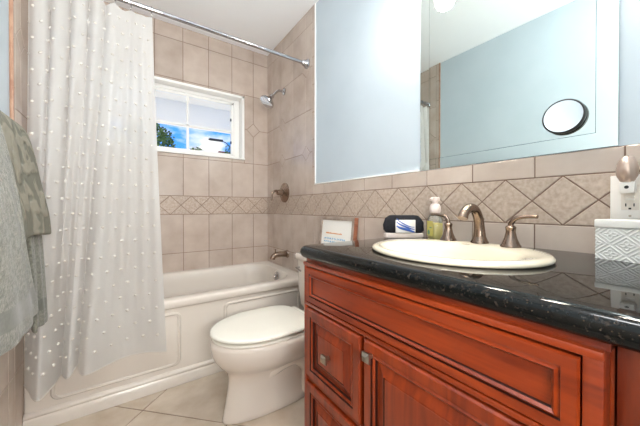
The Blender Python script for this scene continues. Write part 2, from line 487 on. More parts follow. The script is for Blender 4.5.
tree(2.75, 14.5, 4.2, .8, 'low green tree right of the window muntin, under the clouds', 2)
tree(4.7, 15.0, 4.6, .95, 'green tree at the far right of the window view beside the lamp', 3)
# neighbour's house
hs = thing('neighbour_house', 'house with a reddish roof low in the right of the window', 'house', (5.9, 19, -.4))
b = bmesh.new(); box(b, -2, 2, -1.5, 1.5, 0, 3.6); finish(b, 'wall', mat('stucco', srgb(220, 205, 190), .8), hs, smooth=False)
b = bmesh.new()
vs = [b.verts.new(p) for p in ((-2.3, -1.8, 3.6), (2.3, -1.8, 3.6), (2.3, 1.8, 3.6), (-2.3, 1.8, 3.6), (-1, 0, 5.2), (1, 0, 5.2))]
for f in ((0, 1, 5, 4), (1, 2, 5), (2, 3, 4, 5), (3, 0, 4), (0, 3, 2, 1)): b.faces.new([vs[i] for i in f])
finish(b, 'roof', mat('red_roof_tile', srgb(150, 90, 75), .8), hs, smooth=False)
# street lamp
sl = thing('street_lamp', 'dark street lamp with a curved arm outside the window', 'street lamp', (2.9, 9.6, -.4))
b = bmesh.new(); tube(b, [(0, 0, 0), (0, 0, 3.3)], .04, 8); tube(b, [(0, 0, 3.2), (-.03, 0, 3.45), (-.2, 0, 3.62), (-.4, 0, 3.66)], .015, 8, smooth_k=4); finish(b, 'pole', M_black, sl)
b = bmesh.new(); box(b, -.75, -.3, -.07, .07, 3.64, 3.70, .015); finish(b, 'lamp_head', M_black, sl)

# ------------------------------------------------------------------ bathtub
def rrect(x0, x1, ya, yb, r, z, n=10):
    pts = []
    for cx, cy, a0 in ((x1 - r, yb - r, 0), (x0 + r, yb - r, PI / 2), (x0 + r, ya + r, PI), (x1 - r, ya + r, 3 * PI / 2)):
        for k in range(n):
            a = a0 + PI / 2 * k / (n - 1); pts.append(Vector((cx + r * math.cos(a), cy + r * math.sin(a), z)))
    return pts
TX0, TX1, TY0, TY1, TZ = WL + .008, WR - .008, 1.72, WB - .008, .483
tub = thing('bathtub', 'white alcove bathtub with a panelled apron under the window', 'bathtub', (.355, 2.1, 0)); to = Vector(tub.location)
b = bmesh.new()
g = lambda d, z, r=.006: rrect(TX0, TX1, TY0 + d, TY1, r, z)
gi = lambda dx, dy, z, r: rrect(TX0 + .085 + dx * 2.2, TX1 - .082 - dx, TY0 + .085 + dy, TY1 - .055 - dy, r, z)
rings = [g(.016, .004), g(.016, .432), g(.004, .437), g(0, .442), g(0, .470), g(.004, .479), g(.012, TZ),
         gi(-.012, -.012, TZ, .19), gi(-.004, -.004, TZ - .003, .18), gi(0.004, .004, TZ - .012, .175), gi(.018, .012, .40, .17),
         gi(.04, .03, .25, .16), gi(.06, .05, .16, .15), gi(.10, .09, .12, .12)]
ring_loft(b, rings, cap0=True, cap1=True)
bmesh.ops.translate(b, verts=b.verts[:], vec=-to); finish(b, 'tub_shell', M_tub, tub, angle=50)
def frame_bead(b, x0, x1, z0, z1, wd, y, dep, r=.02):
    """raised bead around a rectangle on a plane facing -Y"""
    for (o0, o1, d0, d1) in ((0, wd * .35, 0, dep), (wd * .35, wd * .65, dep, dep), (wd * .65, wd, dep, 0)):
        A = [Vector((p.x, y - d0, p.y)) for p in rrect(x0 + o0, x1 - o0, z0 + o0, z1 - o0, r, 0, 6)]
        B = [Vector((p.x, y - d1, p.y)) for p in rrect(x0 + o1, x1 - o1, z0 + o1, z1 - o1, max(r - o1, .004), 0, 6)]
        ring_loft(b, [A, B], False, False)
for x0, x1 in ((-.305, .236), (.472, 1.013)):
    b = bmesh.new(); frame_bead(b, x0, x1, .108, .412, .020, TY0 + .0162, .009, .035)
    box(b, x0 + .018, x1 - .018, TY0 + .0135, TY0 + .0165, .126, .394, .001)
    bmesh.ops.translate(b, verts=b.verts[:], vec=-to); finish(b, 'apron_panel', M_tub, tub, angle=60)
b = bmesh.new()
mp_ = [(.018, .002), (-.002, .002), (-.002, .052), (.0015, .057), (.004, .062), (.000, .067), (-.001, .073), (.002, .079), (.010, .083), (.018, .086)]
ring_loft(b, [[Vector((xx, TY0 + d, z)) for d, z in mp_] for xx in (TX0, TX1)])
bmesh.ops.translate(b, verts=b.verts[:], vec=-to); finish(b, 'base_moulding', M_tub, tub)
b = bmesh.new(); lathe(b, [(.038, 0), (.040, .004), (.034, .010), (.014, .013), (.014, .022), (.005, .024)], Matrix.Translation((1.000, 2.09, .430)) @ Matrix.Rotation(R(-80), 4, 'Y'), 24)
bmesh.ops.translate(b, verts=b.verts[:], vec=-to); finish(b, 'overflow_plate', M_chrome, tub)
b = bmesh.new(); lathe(b, [(.03, 0), (.03, .003), (.02, .005)], Matrix.Translation((.80, 2.09, .119)), 20)
bmesh.ops.translate(b, verts=b.verts[:], vec=-to); finish(b, 'drain', M_chrome, tub)

# ------------------------------------------------------------------ shower and tub fittings on the right wall
WT = WR - .007
RX = Matrix.Rotation(R(-90), 4, 'Y')        # lathe axis pointing to -X
sh = thing('wall_shower', 'chrome shower head on a bent arm near the window corner', 'shower head', (WT, 2.145, 2.0))
b = bmesh.new(); lathe(b, [(.03, 0), (.029, .006), (.014, .014), (.012, .016)], RX, 20); finish(b, 'flange', M_chrome, sh)
b = bmesh.new(); tube(b, [(-.006, 0, 0), (-.05, -.002, -.004), (-.085, -.004, -.03), (-.115, -.006, -.068)], .0105, 12, smooth_k=5); finish(b, 'shower_arm', M_chrome, sh)
b = bmesh.new(); Mh = Matrix.Translation((-.112, -.006, -.062)) @ Matrix.Rotation(R(180 + 38), 4, 'Y') @ Matrix.Scale(1.15, 4)
lathe(b, [(.012, -.006), (.017, .004), (.015, .018), (.018, .026), (.034, .046), (.052, .060), (.056, .072), (.053, .078), (.04, .081)], Mh, 28); finish(b, 'spray_head', M_chrome, sh)
va = thing('shower_valve', 'brushed nickel shower valve with a lever on the tile wall', 'shower valve', (WT, 2.135, 1.128))
b = bmesh.new(); lathe(b, [(.085, 0), (.084, .006), (.072, .012), (.035, .022), (.03, .026)], RX, 36); finish(b, 'escutcheon', M_nickel, va)
b = bmesh.new(); lathe(b, [(.028, .02), (.026, .05), (.022, .07), (.012, .076)], RX, 24); finish(b, 'handle_hub', M_nickel, va)
b = bmesh.new(); tube(b, [(-.055, 0, .005), (-.085, -.005, .012), (-.118, -.012, -.004), (-.128, -.016, -.05), (-.126, -.018, -.07)], [.012, .011, .009, .0075, .009], 12, smooth_k=5); finish(b, 'lever', M_nickel, va)
sp = thing('tub_spout', 'brushed nickel tub spout just above the bathtub rim', 'spout', (WT, 2.09, .607))
b = bmesh.new(); lathe(b, [(.034, 0), (.033, .006), (.026, .012)], RX, 24); finish(b, 'flange', M_nickel, sp)
b = bmesh.new(); tube(b, [(-.008, 0, 0), (-.06, 0, .002), (-.105, 0, -.002), (-.13, 0, -.016), (-.136, 0, -.034)], [.026, .024, .022, .02, .02], 16, smooth_k=5)
lathe(b, [(.005, 0), (.004, .02), (.007, .024), (.005, .03)], Matrix.Translation((-.11, 0, .018)), 10); finish(b, 'spout_body', M_nickel, sp)

# ------------------------------------------------------------------ shower rod, rings, curtain
RY, RZ = 1.764, 2.075
rod = thing('shower_rod', 'chrome shower curtain rod spanning the alcove', 'curtain rod', (.355, RY, RZ))
b = bmesh.new(); tube(b, [(WL + .01 - .355, 0, 0), (WT - .003 - .355, 0, 0)], .0125, 16); finish(b, 'rod', M_chrome, rod)
for sx, xx in ((-1, WT - .355), (1, WL + .007 - .355)):
    b = bmesh.new(); lathe(b, [(.036, 0), (.036, .006), (.028, .012), (.022, .03), (.018, .045), (.0135, .05)], Matrix.Translation((xx, 0, 0)) @ Matrix.Rotation(R(90 * sx), 4, 'Y'), 28)
    finish(b, 'rod_flange', M_chrome, rod)

bot = [(-.380, 1.705), (-.350, 1.63), (-.318, 1.545), (-.296, 1.535), (-.272, 1.63), (-.262, 1.705), (-.248, 1.67), (-.232, 1.64), (-.216, 1.66), (-.206, 1.705),
       (-.194, 1.665), (-.166, 1.625), (-.10, 1.665), (-.03, 1.706), (.05, 1.700), (.11, 1.668), (.155, 1.64)]
bp_ = catmull([(x, y, 0) for x, y in bot], 10)
def resample(pts, n):
    d = [0]
    for a, c in zip(pts[:-1], pts[1:]): d.append(d[-1] + (c - a).length)
    out = []; j = 0
    for i in range(n):
        s = d[-1] * i / (n - 1)
        while j < len(pts) - 2 and d[j + 1] < s: j += 1
        t = (s - d[j]) / max(d[j + 1] - d[j], 1e-9); out.append(pts[j].lerp(pts[j + 1], min(max(t, 0), 1)))
    return out
NS, NT = 200, 90
BOT = resample(bp_, NS)
CT, CB = 2.035, .245
hooks = [.99, .80, .66, .54, .43, .33, .22, .12, .01]
def curtain_pt(s, t):
    i = s * (NS - 1); k = min(int(i), NS - 2); bpt = BOT[k].lerp(BOT[k + 1], i - k)
    k = 1 / (1 + math.exp((s - .60) / .03)); amp = .020 * k; xt = -.378 + .482 * s
    yt = RY - .008 + amp * math.sin(2 * PI * (s * 6.5 + .9 * s * s + .15)) + (1 - k) * .008 * math.sin(2 * PI * (s * 4.2))
    xt += .009 * k * math.sin(2 * PI * (s * 6.5 + .9 * s * s + .4))
    e = t ** 1.15
    x = xt * (1 - e) + bpt.x * e; y = yt * (1 - e) + bpt.y * e
    y += .006 * math.sin(2 * PI * s * 13 + 2 * t) * t * (1 - t) * 3
    top = CT - .016 * min(1, 4 * min(abs(s - h) for h in hooks) / .2)
    z = top + (CB - top) * t
    z -= .02 * t * (1 - s) * 0.8 - .022 * t ** 6 * (.46 < s < .58) * math.sin(PI * (s - .46) / .12)
    return Vector((x, y, z))
b = bmesh.new(); grid = [[b.verts.new(curtain_pt(i / (NS - 1), j / (NT - 1))) for i in range(NS)] for j in range(NT)]
for j in range(NT - 1):
    for i in range(NS - 1): b.faces.new((grid[j][i], grid[j][i + 1], grid[j + 1][i + 1], grid[j + 1][i]))
# hem thread
hem = [curtain_pt(i / (NS - 1), 1) for i in range(NS)]
nf = len(b.faces); tube(b, hem, .0022, 5, mi=1)
# woven tufts
row = 0; z = .03
while z < .99:
    sx = .03 + (.037 if row % 2 else 0)
    while sx < .99:
        p = curtain_pt(sx, z); q = curtain_pt(min(sx + .004, 1), z); tng = (q - p).normalized(); nrm = tng.cross(Vector((0, 0, 1))).normalized()
        r = random.uniform(.0064, .0084)
        Mx = Matrix.Translation(p) @ Matrix(((tng.x, nrm.x, 0, 0), (tng.y, nrm.y, 0, 0), (tng.z, nrm.z, 1, 0), (0, 0, 0, 1))) @ Matrix.Diagonal((r, r * .9, r * .85, 1))
        rr = bmesh.ops.create_icosphere(b, subdivisions=2, radius=1, matrix=Mx)
        for f in {f for v in rr['verts'] for f in v.link_faces}: f.material_index = 1
        sx += .074
    row += 1; z += .040
cur = finish(b, 'shower_curtain', [M_curtain, M_tuft], angle=80)
tag(cur, 'sheer white shower curtain dotted with small tufts hanging outside the tub', 'shower curtain')
ring0 = None
for i, hh in enumerate(hooks):
    p = curtain_pt(hh, 0)
    if ring0 is None:
        ring0 = thing('curtain_ring', 'x', 'curtain ring')
        b = bmesh.new(); tube(b, [(0, .0165 * math.cos(a), .0165 * math.sin(a)) for a in [k * 2 * PI / 20 for k in range(21)]], .0016, 8); finish(b, 'ring_loop', M_chrome, ring0)
        b = bmesh.new(); tube(b, [(0, -.004, -.016), (.003, -.010, -.026), (.0, -.008, -.040), (-.002, .002, -.042)], .0015, 8, smooth_k=4); finish(b, 'ring_hook', M_chrome, ring0)
        o = ring0
    else:
        o = ring0.copy(); COL.objects.link(o)
        for ch in ring0.children: c = ch.copy(); COL.objects.link(c); c.parent = o
    o.location = (p.x, RY, RZ)
    o['group'] = 'metal rings carrying the shower curtain'
    o['label'] = ['metal curtain ring nearest the free edge of the shower curtain', 'second metal curtain ring from the free edge of the curtain',
                  'third metal curtain ring from the free edge of the curtain', 'fourth metal curtain ring from the free edge of the curtain',
                  'middle metal curtain ring, fifth from the free curtain edge', 'sixth metal curtain ring from the free edge of the curtain',
                  'third metal curtain ring from the left wall end', 'second metal curtain ring from the left wall end', 'metal curtain ring next to the left tiled wall'][i]

# ------------------------------------------------------------------ toilet
TC = 1.302
toi = thing('toilet', 'white two-piece toilet with closed lid between bathtub and vanity', 'toilet', (.6, TC, 0))
def egg(xf, xb, hw, z, n=40, pb=2.4, pf=2.0, mid=.42):
    """closed outline; front at xf (smaller X), back at xb. local to toilet empty"""
    xm = xb - (xb - xf) * (1 - mid) * 1.0 if False else xf + (xb - xf) * .52
    pts = []
    for k in range(n):
        a = 2 * PI * k / n; c, s = math.cos(a), math.sin(a)
        if c >= 0: p = pb; ax = xb - xm
        else: p = pf; ax = xm - xf
        x = xm + ax * math.copysign(abs(c) ** (2 / p), c); y = hw * math.copysign(abs(s) ** (2 / p), s)
        pts.append(Vector((x - .6, y, z)))
    return pts
b = bmesh.new()
prof = [(.002, .350, .82, .071), (.012, .347, .825, .075), (.03, .352, .82, .073), (.09, .364, .82, .069), (.16, .374, .82, .070), (.205, .376, .83, .080),
        (.235, .364, .84, .106), (.262, .338, .85, .140), (.295, .314, .86, .162), (.33, .301, .866, .175), (.365, .297, .87, .180), (.380, .300, .87, .181), (.386, .308, .865, .175)]
ring_loft(b, [egg(xf, xb, hw, z, pb=3.2) for z, xf, xb, hw in prof])
finish(b, 'bowl', M_porc, toi, angle=60)
for s in (-1, 1):
    b = bmesh.new()
    tube(b, [(-.05, s * .035, .18), (.02, s * .060, .235), (.10, s * .072, .245), (.17, s * .072, .17), (.18, s * .062, .046)], [.035, .044, .048, .046, .044], 16, smooth_k=5)
    finish(b, 'trapway', M_porc, toi, angle=60)
def slab(z0, z1, xf, xb, hw, name, m, e=.006, dome=0.0):
    b = bmesh.new()
    rings = [egg(xf + e, xb - e, hw - e, z0, pb=4), egg(xf, xb, hw, z0 + e * .6, pb=4), egg(xf, xb, hw, z1 - e, pb=4), egg(xf + e * .5, xb - e * .5, hw - e * .5, z1 - e * .3, pb=4), egg(xf + e * 1.6, xb - e * 1.6, hw - e * 1.6, z1, pb=4)]
    if dome: rings.append(egg(xf + .09, xb - .09, hw - .09, z1 + dome, pb=4))
    ring_loft(b, rings); return finish(b, name, m, toi, angle=50)
slab(.388, .401, .306, .765, .176, 'toilet_seat', M_lid)
slab(.4115, .428, .297, .772, .184, 'toilet_lid', M_lid, .006, .003)
b = bmesh.new(); box(b, .165, .195, -.11, .11, .386, .424, .008, 3); finish(b, 'hinge', M_lid, toi)
b = bmesh.new()
rings = []
for z, dx, dw in ((.375, .03, .03), (.40, .012, .015), (.50, .006, .006), (.676, 0, 0)):
    rings.append([Vector((p.x, p.y, z)) for p in rrect(.262 + dx, .492, -.232 + dw, .232 - dw, .045, 0, 8)])
ring_loft(b, rings); finish(b, 'tank', M_porc, toi, angle=50)
b = bmesh.new()
ring_loft(b, [rrect(.254, .494, -.240, .240, .045, .678, 8), rrect(.250, .496, -.243, .243, .048, .686, 8), rrect(.250, .496, -.243, .243, .048, .705, 8), rrect(.256, .490, -.237, .237, .045, .713, 8)])
finish(b, 'tank_lid', M_porc, toi, angle=50)
b = bmesh.new(); tube(b, [(.26, .17, .63), (.235, .17, .63), (.232, .15, .628), (.232, .11, .622)], .006, 8); finish(b, 'flush_lever', M_chrome, toi)

# ------------------------------------------------------------------ vanity cabinet
CF = .520                      # face frame plane (X)
CY0, CY1, CZ0, CZ1 = .0805, .838, .0, .822
cab = thing('vanity_cabinet', 'cherry red wooden vanity cabinet with dark glazed grooves', 'cabinet', (.80, .46, 0)); co = Vector(cab.location)
def cfin(b, name, m, parent=cab, **k):
    bmesh.ops.translate(b, verts=b.verts[:], vec=-co); return finish(b, name, m, parent, **k)
b = bmesh.new()
box(b, CF + .02, WT - .003, CY0, CY0 + .016, .09, CZ1 - .001); box(b, CF + .02, WT - .003, CY1 - .016, CY1, .09, CZ1 - .001)
box(b, CF + .02, WT - .003, CY0 + .016, CY1 - .016, .09, .106); box(b, WT - .012, WT - .003, CY0 + .016, CY1 - .016, .106, CZ1 - .001); box(b, CF + .02, CF + .03, CY0 + .016, CY1 - .016, .106, CZ1 - .001); box(b, CF + .06, WT - .01, CY0 + .01, CY1 - .01, .0, .09)
cfin(b, 'carcass', M_woodV, smooth=False)
# face frame: border stiles and rails, proud of the face
def bar(b, y0, y1, z0, z1, xf, xb=CF + .021, bev=.003): box(b, xf, xb, y0, y1, z0, z1, bev)
b = bmesh.new()
bar(b, CY0 + .004, CY0 + .026, .10, .808, CF - .014); bar(b, CY1 - .014, CY1, .09, .808, CF - .012); bar(b, .5365, .5435, .10, .668, CF - .004)
bar(b, CY0 + .004, CY1, .795, .808, CF - .016); bar(b, CY0, CY1, .806, CZ1 - .001, CF - .002, bev=.001); bar(b, CY0 + .02, CY1, .656, .668, CF - .012); bar(b, CY0 + .02, CY1, .09, .115, CF - .006)
bar(b, .545, CY1, .395, .410, CF - .006)
cfin(b, 'face_frame', M_woodH)
b = bmesh.new(); box(b, CF + .004, CF + .02, CY0 + .01, CY1 - .005, .10, .80); cfin(b, 'gap_backing', M_glaze, smooth=False)  # dark sheet behind the fronts, visible in the gaps between them

def raised_panel(name, y0, y1, z0, z1, m, parent, xb=CF + .004, kind='raised'):
    """panelled front facing -X built from nested rectangular steps; (inset, x)"""
    x = xb - .019
    if kind == 'raised':
        st = [(0, xb, 0), (0, x + .004, 0), (.004, x, 0), (.026, x, 0), (.0275, x + .004, 1), (.030, x + .004, 0), (.034, x + .001, 0), (.039, x + .004, 0), (.0405, x + .011, 1), (.046, x + .011, 0), (.068, x + .002, 0), (.0695, x + .005, 1), (.0715, x + .002, 0)]
    else:
        st = [(0, xb, 0), (0, x + .004, 0), (.003, x, 0), (.020, x, 0), (.0212, x + .004, 1), (.0235, x + .003, 0), (.027, x - .002, 0), (.031, x + .003, 0), (.0325, x + .008, 1), (.034, x + .008, 0)]
    b = bmesh.new(); prev = None
    for ins, xx, mi in st:
        r = [b.verts.new((xx, a, c)) for a, c in ((y0 + ins, z0 + ins), (y1 - ins, z0 + ins), (y1 - ins, z1 - ins), (y0 + ins, z1 - ins))]
        if prev:
            for k in range(4): b.faces.new((prev[k], prev[(k + 1) % 4], r[(k + 1) % 4], r[k])).material_index = mi
        prev = r
    b.faces.new(prev)
    bmesh.ops.translate(b, verts=b.verts[:], vec=-co)
    bm_ = finish(b, name, [m, M_glaze], parent, smooth=False)
    return bm_
def knob(y, z, parent):
    b = bmesh.new(); x = CF - .015
    box(b, x - .012, x, y - .005, y + .005, z - .005, z + .005, .001)
    s = .0125
    r = [[Vector((xx, y + a * q, z + c * q)) for a, c in ((-1, -1), (1, -1), (1, 1), (-1, 1))] for xx, q in ((x - .010, s * .55), (x - .016, s), (x - .022, s), (x - .029, s * .45))]
    ring_loft(b, r)
    return cfin(b, 'knob', M_pewter, parent, smooth=False)
raised_panel('false_drawer_front', .1085, .822, .671, .790, M_woodH, cab, kind='flat')
d = raised_panel('drawer', .548, .822, .4125, .649, M_woodV, cab); knob(.685, .532, d)
d = raised_panel('drawer', .548, .822, .120, .391, M_woodV, cab); knob(.685, .256, d)
d = raised_panel('door', .1085, .532, .120, .651, M_woodV, cab); knob(.502, .621, d)
# filler
b = bmesh.new(); box(b, CF + .022, WT - .003, WF + .003, CY0 - .002, .0, CZ1 - .001, .001)
tag(finish(b, 'filler_panel', M_woodV), 'plain dark-red wood filler panel at the near end of the vanity', 'panel')

# ------------------------------------------------------------------ granite countertop with a cut-out
SCX, SCY, SA, SB = .785, .456, .216, .242
KT = .864
cX0, cX1, cY0, cY1 = .486, WT - .001, WF + .003, .862
b = bmesh.new()
def cring(ins, z):
    x0, y1 = cX0 + ins, cY1 - ins; r = .045 - ins * .6
    pts = [(cX1, cY0), (cX1, y1)]
    pts += [(x0 + r + r * math.cos(a), y1 - r + r * math.sin(a)) for a in [PI / 2 + PI / 2 * k / 6 for k in range(7)]]
    pts += [(x0, cY0)]
    return [Vector((x, y, z)) for x, y in pts]
prof = []
th = .042; rr = .020
prof = [(.05, KT - th)]
for k in range(11):
    a = -PI / 2 + PI * k / 10; prof.append((rr - rr * math.cos(a), KT - th / 2 + th / 2 * math.sin(a)))
vr = ring_loft(b, [cring(i, z) for i, z in prof], cap0=False, cap1=False)
nh = 64
hole = [[b.verts.new((SCX + (SA - .022) * math.cos(2 * PI * k / nh), SCY + (SB - .022) * math.sin(2 * PI * k / nh), z)) for k in range(nh)] for z in (KT - th, KT)]
for k in range(nh): b.faces.new((hole[0][k], hole[0][(k + 1) % nh], hole[1][(k + 1) % nh], hole[1][k]))
for loop, hl in ((vr[0], hole[0]), (vr[-1], hole[1])):
    es = []
    for lst in (loop, hl):
        for k in range(len(lst)):
            e = b.edges.get((lst[k], lst[(k + 1) % len(lst)])) or b.edges.new((lst[k], lst[(k + 1) % len(lst)])); es.append(e)
    bmesh.ops.triangle_fill(b, edges=es, use_beauty=True)
tag(finish(b, 'countertop', M_granite, angle=35), 'black speckled granite countertop with rounded edge on the vanity', 'countertop')

# ------------------------------------------------------------------ sink
snk = thing('sink', 'cream oval drop-in basin set in the granite countertop', 'sink', (SCX, SCY, KT))
def ell(dx, a, c, z, n=64): return [Vector((dx + a * math.cos(2 * PI * k / n), c * math.sin(2 * PI * k / n), z)) for k in range(n)]
b = bmesh.new()
ring_loft(b, [ell(0, SA - .024, SB - .024, -.02), ell(0, SA - .024, SB - .024, .0012), ell(0, SA - .004, SB - .004, .0012), ell(0, SA, SB, .005), ell(0, SA - .001, SB - .001, .010), ell(0, SA - .008, SB - .008, .0155), ell(-.004, SA - .024, SB - .024, .0155),
              ell(-.036, SA - .062, SB - .045, .013), ell(-.037, SA - .068, SB - .052, .008), ell(-.037, SA - .078, SB - .064, -.015), ell(-.037, SA - .10, SB - .095, -.07), ell(-.037, SA - .14, SB - .14, -.115), ell(-.037, .03, .03, -.125), ell(-.037, .022, .022, -.126)], cap0=False)
finish(b, 'basin', M_bisc, snk, angle=70)
b = bmesh.new(); lathe(b, [(.024, 0), (.024, .003), (.014, .005)], Matrix.Translation((-.037, 0, -.1255)), 20); finish(b, 'drain', M_nickel, snk)
b = bmesh.new(); 
Mo = Matrix.Translation((.106, .01, .0150))
tube(b, [Mo @ Vector((.006 * math.cos(a), .013 * math.sin(a), 0)) for a in [k * 2 * PI / 24 for k in range(25)]], .0006, 6)
finish(b, 'maker_mark', mat('grey_print', srgb(150, 140, 125), .5), snk)
# faucet set
FX = .962
fz = KT + .0155
fa = thing('sink_faucet', 'brushed nickel faucet with curved spout and two lever handles on the sink', 'faucet', (FX, .457, fz))
b = bmesh.new(); lathe(b, [(.027, 0), (.027, .004), (.024, .009), (.019, .022)], Matrix(), 28); finish(b, 'spout_base', M_nickel, fa)
b = bmesh.new(); tube(b, [(0, 0, .015), (-.002, 0, .05), (-.010, 0, .085), (-.035, 0, .112), (-.070, 0, .116), (-.098, 0, .100), (-.108, 0, .084)], [.020, .0165, .015, .0145, .0145, .0145, .0155], 18, smooth_k=6)
finish(b, 'spout', M_nickel, fa)
b = bmesh.new(); tube(b, [(.012, 0, .05), (.021, 0, .075)], .0025, 8); lathe(b, [(.002, 0), (.005, .004), (.004, .010)], Matrix.Translation((.021, 0, .073)), 10); finish(b, 'lift_rod', M_nickel, fa)
for s, yy, lab in ((-1, .358, 'brushed nickel faucet handle with lever, right of the spout'), (1, .560, 'brushed nickel faucet handle with lever, left of the spout')):
    hx, hy = (-.020 if s < 0 else -.012), yy - .457
    b = bmesh.new(); lathe(b, [(.027, 0), (.027, .004), (.023, .010), (.0165, .026), (.0125, .045), (.0135, .054), (.0145, .058), (.012, .062), (.008, .064)], Matrix.Translation((hx, hy, 0)), 28); h = finish(b, 'handle', M_nickel, fa)
    b = bmesh.new(); tube(b, [(hx, hy, .055), (hx, hy + s * .002, .072), (hx, hy + s * .014, .086), (hx - .002, hy + s * .04, .091), (hx - .004, hy + s * .068, .092)], [.010, .009, .0075, .0055, .006], 12, smooth_k=5, flat=.8); finish(b, 'lever', M_nickel, h)

# ------------------------------------------------------------------ wall mirror with bevelled edge
MY0, MY1, MZ0, MZ1 = .160, .787, 1.1665, 1.985
mir = thing('wall_mirror', 'large frameless rectangular mirror above the tile backsplash', 'mirror', (WR, (MY0 + MY1) / 2, MZ0))
b = bmesh.new(); BV = .045
pr = []
for ins, dx in ((0, -.001), (0, -.0046), (.0012, -.0050), (BV, -.0055), (BV + .0004, -.0046), (BV + .0010, -.0057)):
    pr.append([Vector((dx, a, c)) for a, c in ((MY0 - .4735 + ins, ins), (MY1 - .4735 - ins, ins), (MY1 - .4735 - ins, MZ1 - MZ0 - ins), (MY0 - .4735 + ins, MZ1 - MZ0 - ins))])
ring_loft(b, pr)
b.normal_update()
for f in b.faces:
    if abs(f.normal.x) < .93: f.material_index = 1
finish(b, 'mirror_glass', [M_mirror, mat('green_glass_edge', srgb(40, 62, 56), .1)], mir, smooth=False)
mag = thing('magnifying_mirror', 'small round black-rimmed magnifying mirror stuck on the wall mirror', 'mirror', (WR - .0072, .274, 1.274))
Mm = RX
b = bmesh.new(); lathe(b, [(.046, 0), (.051, .004), (.052, .014), (.050, .019), (.047, .0195), (.0465, .0165)], Mm, 48, cap1=False); finish(b, 'rim', M_black, mag)
b = bmesh.new(); prof = [(.0466, .0175)] + [(.0466 * (1 - k / 8) + .0001, .0175 - .0025 * (1 - (1 - k / 8) ** 2)) for k in range(1, 9)]
lathe(b, prof, Mm, 48, cap0=False); finish(b, 'mirror_disc', mat('magnifier_glass', (0.9, .92, .93, 1), .0, 1.0), mag)

# ------------------------------------------------------------------ vanity light (above the mirror, seen in the mirror)
vl = thing('vanity_light', 'three-shade vanity light mounted above the wall mirror', 'wall light', (WR, .4735, 2.125))
b = bmesh.new(); box(b, -.022, -.001, -.33, .33, -.045, .045, .008, 3); finish(b, 'back_plate', M_nickel, vl)
M_shade = mat('lit_frosted_shade', (1, .95, .88, 1), .5); P(M_shade).inputs['Emission Color'].default_value = (1, .88, .72, 1); P(M_shade).inputs['Emission Strength'].default_value = 5.0
M_bulb = mat('lit_bulb', (1, .95, .9, 1), .5); P(M_bulb).inputs['Emission Color'].default_value = (1, .88, .72, 1); P(M_bulb).inputs['Emission Strength'].default_value = 20.0
for yy in (-.27, 0, .27):
    b = bmesh.new(); tube(b, [(-.02, yy, 0), (-.09, yy, .012), (-.125, yy, .0), (-.13, yy, -.02)], .008, 10, smooth_k=4); finish(b, 'arm', M_nickel, vl)
    b = bmesh.new(); lathe(b, [(.018, -.02), (.026, -.035), (.040, -.07), (.050, -.125), (.047, -.124), (.037, -.07), (.023, -.038), (.012, -.024)], Matrix.Translation((-.13, yy, 0)), 24, cap0=False, cap1=False); finish(b, 'lamp_shade', M_shade, vl)
    b = bmesh.new(); lathe(b, [(.010, -.03), (.012, -.045), (.025, -.075), (.022, -.098), (.008, -.108)], Matrix.Translation((-.13, yy, 0)), 16); finish(b, 'bulb', M_bulb, vl)
    light('vanity_lamp', 'POINT', (WR - .13, .4735 + yy, 2.125 - .15), (0, 0, 0), 3.0, (1, .95, .89), shadow_soft_size=.045)

# added ceiling lamp, out of view, to brighten the ceiling and fill the room
cl = thing('ceiling_fill', 'added round ceiling fill lamp by the doorway, out of view', 'ceiling light', (.12, .30, H))
b = bmesh.new(); lathe(b, [(.13, 0), (.13, -.02), (.12, -.025)], Matrix(), 32); finish(b, 'base_plate', M_nickel, cl)
M_dome = mat('fill_dome', (1, 1, 1, 1), .4); P(M_dome).inputs['Emission Color'].default_value = (.96, .98, 1, 1); P(M_dome).inputs['Emission Strength'].default_value = 20.0
b = bmesh.new(); lathe(b, [(.118, -.0255), (.125, -.05), (.115, -.085), (.08, -.11), (.03, -.12), (.005, -.121)], Matrix(), 32); finish(b, 'glass_dome', M_dome, cl)

# ------------------------------------------------------------------ outlet and night light
ot = thing('wall_outlet', 'white wall outlet plate on the backsplash behind the white box', 'outlet', (WT, .137, 1.024))
b = bmesh.new(); box(b, -.006, -.0002, -.037, .037, -.060, .060, .002, 2); finish(b, 'cover_plate', M_whitep, ot)
b = bmesh.new(); box(b, -.008, -.004, -.0165, .0165, -.0335, .0335, .001); finish(b, 'receptacle', mat('ivory_plastic', srgb(226, 218, 208), .35), ot)
b = bmesh.new()
for zz in (-.020,):
    box(b, -.0086, -.006, -.0085, -.0062, zz - .004, zz + .004); box(b, -.0086, -.006, .0062, .0085, zz - .004, zz + .004); box(b, -.0086, -.006, -.0024, .0024, zz - .012, zz - .0075)
finish(b, 'slots', M_dark, ot, smooth=False)
b = bmesh.new(); box(b, -.0095, -.007, -.008, .008, -.0075, -.0025, .0006); box(b, -.0095, -.007, -.008, .008, .0, .005, .0006); finish(b, 'test_button', M_whitep, ot)
b = bmesh.new(); lathe(b, [(.003, .005), (.003, .0068), (.002, .0072)], Matrix.Translation((0, 0, -.049)) @ RX, 12); finish(b, 'screw', M_pewter, ot)
nl = thing('night_light', 'pearly night light plugged into the wall outlet', 'night light', (WT - .008, .139, 1.044))
b = bmesh.new(); box(b, -.034, -.0017, -.014, .014, -.009, .020, .003, 2); finish(b, 'plug_body', M_whitep, nl)
b = bmesh.new(); lathe(b, [(.0045, 0), (.004, .0015)], Matrix.Translation((-.0335, 0, .006)) @ RX, 14); finish(b, 'light_sensor', M_dark, nl)
M_pearl = mat('pearly_shade', srgb(200, 176, 160), .22, .55, Coat_Weight=.8, Sheen_Weight=.2)
